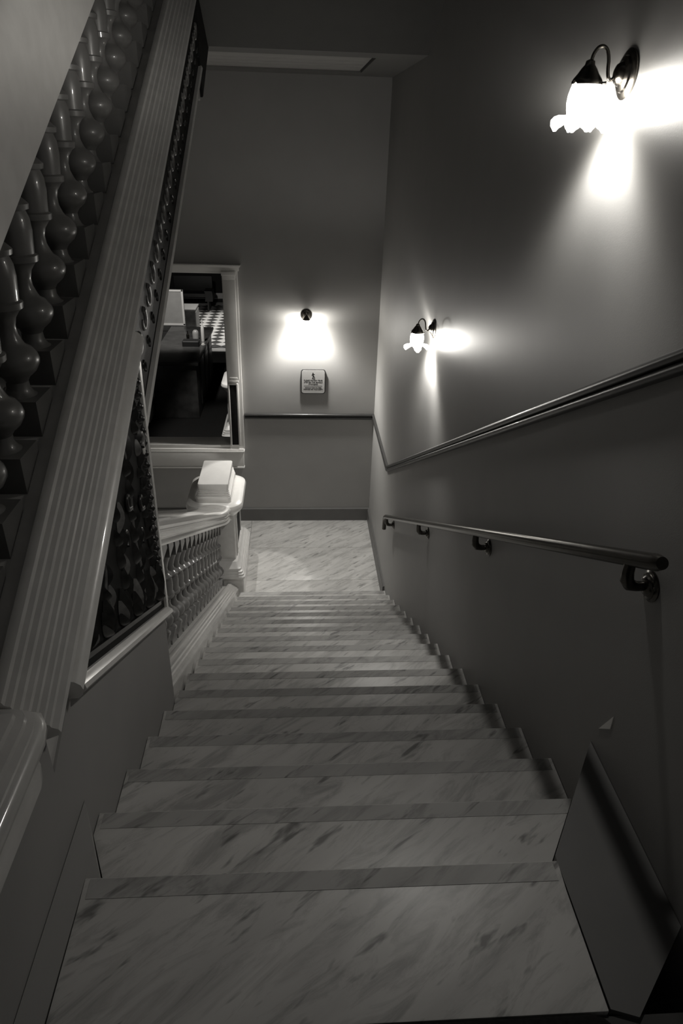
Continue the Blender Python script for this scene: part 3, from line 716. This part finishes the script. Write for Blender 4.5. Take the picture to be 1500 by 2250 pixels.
bottle((-2.12, 13.6, zt), 0.20, 0.03, M['bronze'], 'short dark bottle on the hall counter beside the grey jar')
m = MB(); m.rr([(0.16, 0.11, 0.02, 0), (0.16, 0.11, 0.02, 0.09), (0.15, 0.10, 0.02, 0.1)]); o = m.obj('tray', M['black'], None, (-2.02, 13.3, zt)); tag(o, 'black tray on the hall counter in front of the jar', 'tray')
m = MB(); m.lathe([(0.035, 0), (0.04, 0.004), (0.02, 0.012), (0.03, 0.03), (0.004, 0.036)], (0,0,0), 14); o = m.obj('bell', M['white'], None, (-1.80, 13.35, zt), smooth=45); tag(o, 'small pale counter bell by the tall bottle', 'bell')
# pale framed board on its stand
bd = empty('framed_board', (-2.75, 15.0, ZL), 'large pale framed board standing behind the hall counter', 'board')
m = MB(); m.box(-0.62, 0.345, -0.02, 0.02, 1.08, 1.76); m.obj('panel', M['board'], bd)
m = MB(); m.box(0.34, 0.38, -0.035, 0.03, 1.04, 1.79); m.obj('frame', M['white'], bd, bevel=0.005)
m = MB(); m.box(-0.66, -0.62, -0.035, 0.03, 1.04, 1.79); m.obj('frame', M['white'], bd, bevel=0.005)
m = MB(); m.box(-0.66, 0.38, -0.035, 0.03, 1.05, 1.09); m.obj('frame', M['white'], bd, bevel=0.005)
m = MB(); m.box(-0.66, 0.38, -0.035, 0.03, 1.755, 1.79); m.obj('frame', M['white'], bd, bevel=0.005)
m = MB(); m.box(-0.66, 0.38, -0.05, 0.03, 0.93, 1.045); m.obj('shelf_rail', M['wood'], bd, bevel=0.004)
m = MB(); m.box(-0.60, 0.34, -0.04, 0.04, 0.0, 0.93); m.obj('stand', M['wood'], bd)
# low cabinet and draped bench far back
cb = empty('cabinet', (-2.80, 18.6, ZL), 'low dark cabinet with a pale top on the chequered floor', 'cabinet')
m = MB(); m.box(-0.2, 0.18, -0.3, 0.4, 0, 0.62); m.obj('body', M['wood'], cb, bevel=0.01)
m = MB(); m.box(-0.21, 0.19, -0.31, 0.41, 0.62, 0.66); m.obj('top', M['base'], cb, bevel=0.006)
m = MB(); m.box(0.18, 0.19, -0.26, 0.36, 0.06, 0.58); m.obj('door', M['base'], cb, bevel=0.003)
bn = empty('bench', (-2.95, 21.3, ZL), 'dark draped bench at the far end of the hall', 'bench')
m = MB(); m.box(-0.7, 0.42, -0.25, 0.25, 0.42, 0.52); m.obj('seat', M['black'], bn, bevel=0.01)
m = MB(); m.box(-0.7, 0.44, 0.2, 0.28, 0.5, 0.95); m.obj('backrest', M['black'], bn, bevel=0.02)
for x in (-0.64, 0.34):
    for y in (-0.2, 0.2):
        m = MB(); m.box(x-0.025, x+0.025, y-0.025, y+0.025, 0, 0.43); m.obj('leg', M['black'], bn)
m = MB()
prof = [(0.30+0.02*math.sin(i*2.1), 0.28+0.0*i, 0) for i in range(3)]
m.loft([[(x0, -0.27, z), (x0+0.22, -0.27-0.01*(k % 2), z), (x0+0.22, 0.22, z), (x0, 0.22, z)] for k, (x0, z) in enumerate(((0.26, 0.30), (0.27, 0.42), (0.26, 0.56), (0.24, 0.60)))])
m.obj('drape', M['black'], bn)
# unseen lamps added to light the hall floor, board and newel
def unseen_hall_lamp(loc, aim, power, size, label):
    hl = empty('unseen_ceiling_lamp', loc, label, 'lamp')
    m = MB(); m.lathe([(0.16, 0.0), (0.18, -0.02), (0.18, -0.05), (0.05, -0.06)], (0,0,0), 24); m.obj('unseen_lamp_canopy', M['bronze'], hl)
    ld = bpy.data.lights.new('unseen_hall_bulb', 'SPOT'); ld.energy = power; ld.spot_size = math.radians(size); ld.spot_blend = 0.5; ld.color = WARM; ld.shadow_soft_size = 0.08
    b = link('bulb', ld, hl, (0, 0, -0.12)); b.rotation_euler = (Vector(aim)-Vector(loc)).to_track_quat('-Z', 'Y').to_euler()
unseen_hall_lamp((-1.7, 19.0, -0.9), (-1.9, 19.0, ZL), 950, 68, 'unseen lamp added in the hall to light the chequered floor')
unseen_hall_lamp((-2.1, 12.3, -0.9), (-2.4, 14.9, -3.4), 330, 74, 'unseen lamp over the hall counter, added to light the framed board')
unseen_hall_lamp((-1.4, 10.2, -0.9), (-1.1, 11.0, -3.5), 300, 50, 'unseen lamp just behind the opening, added to light the hall newel')
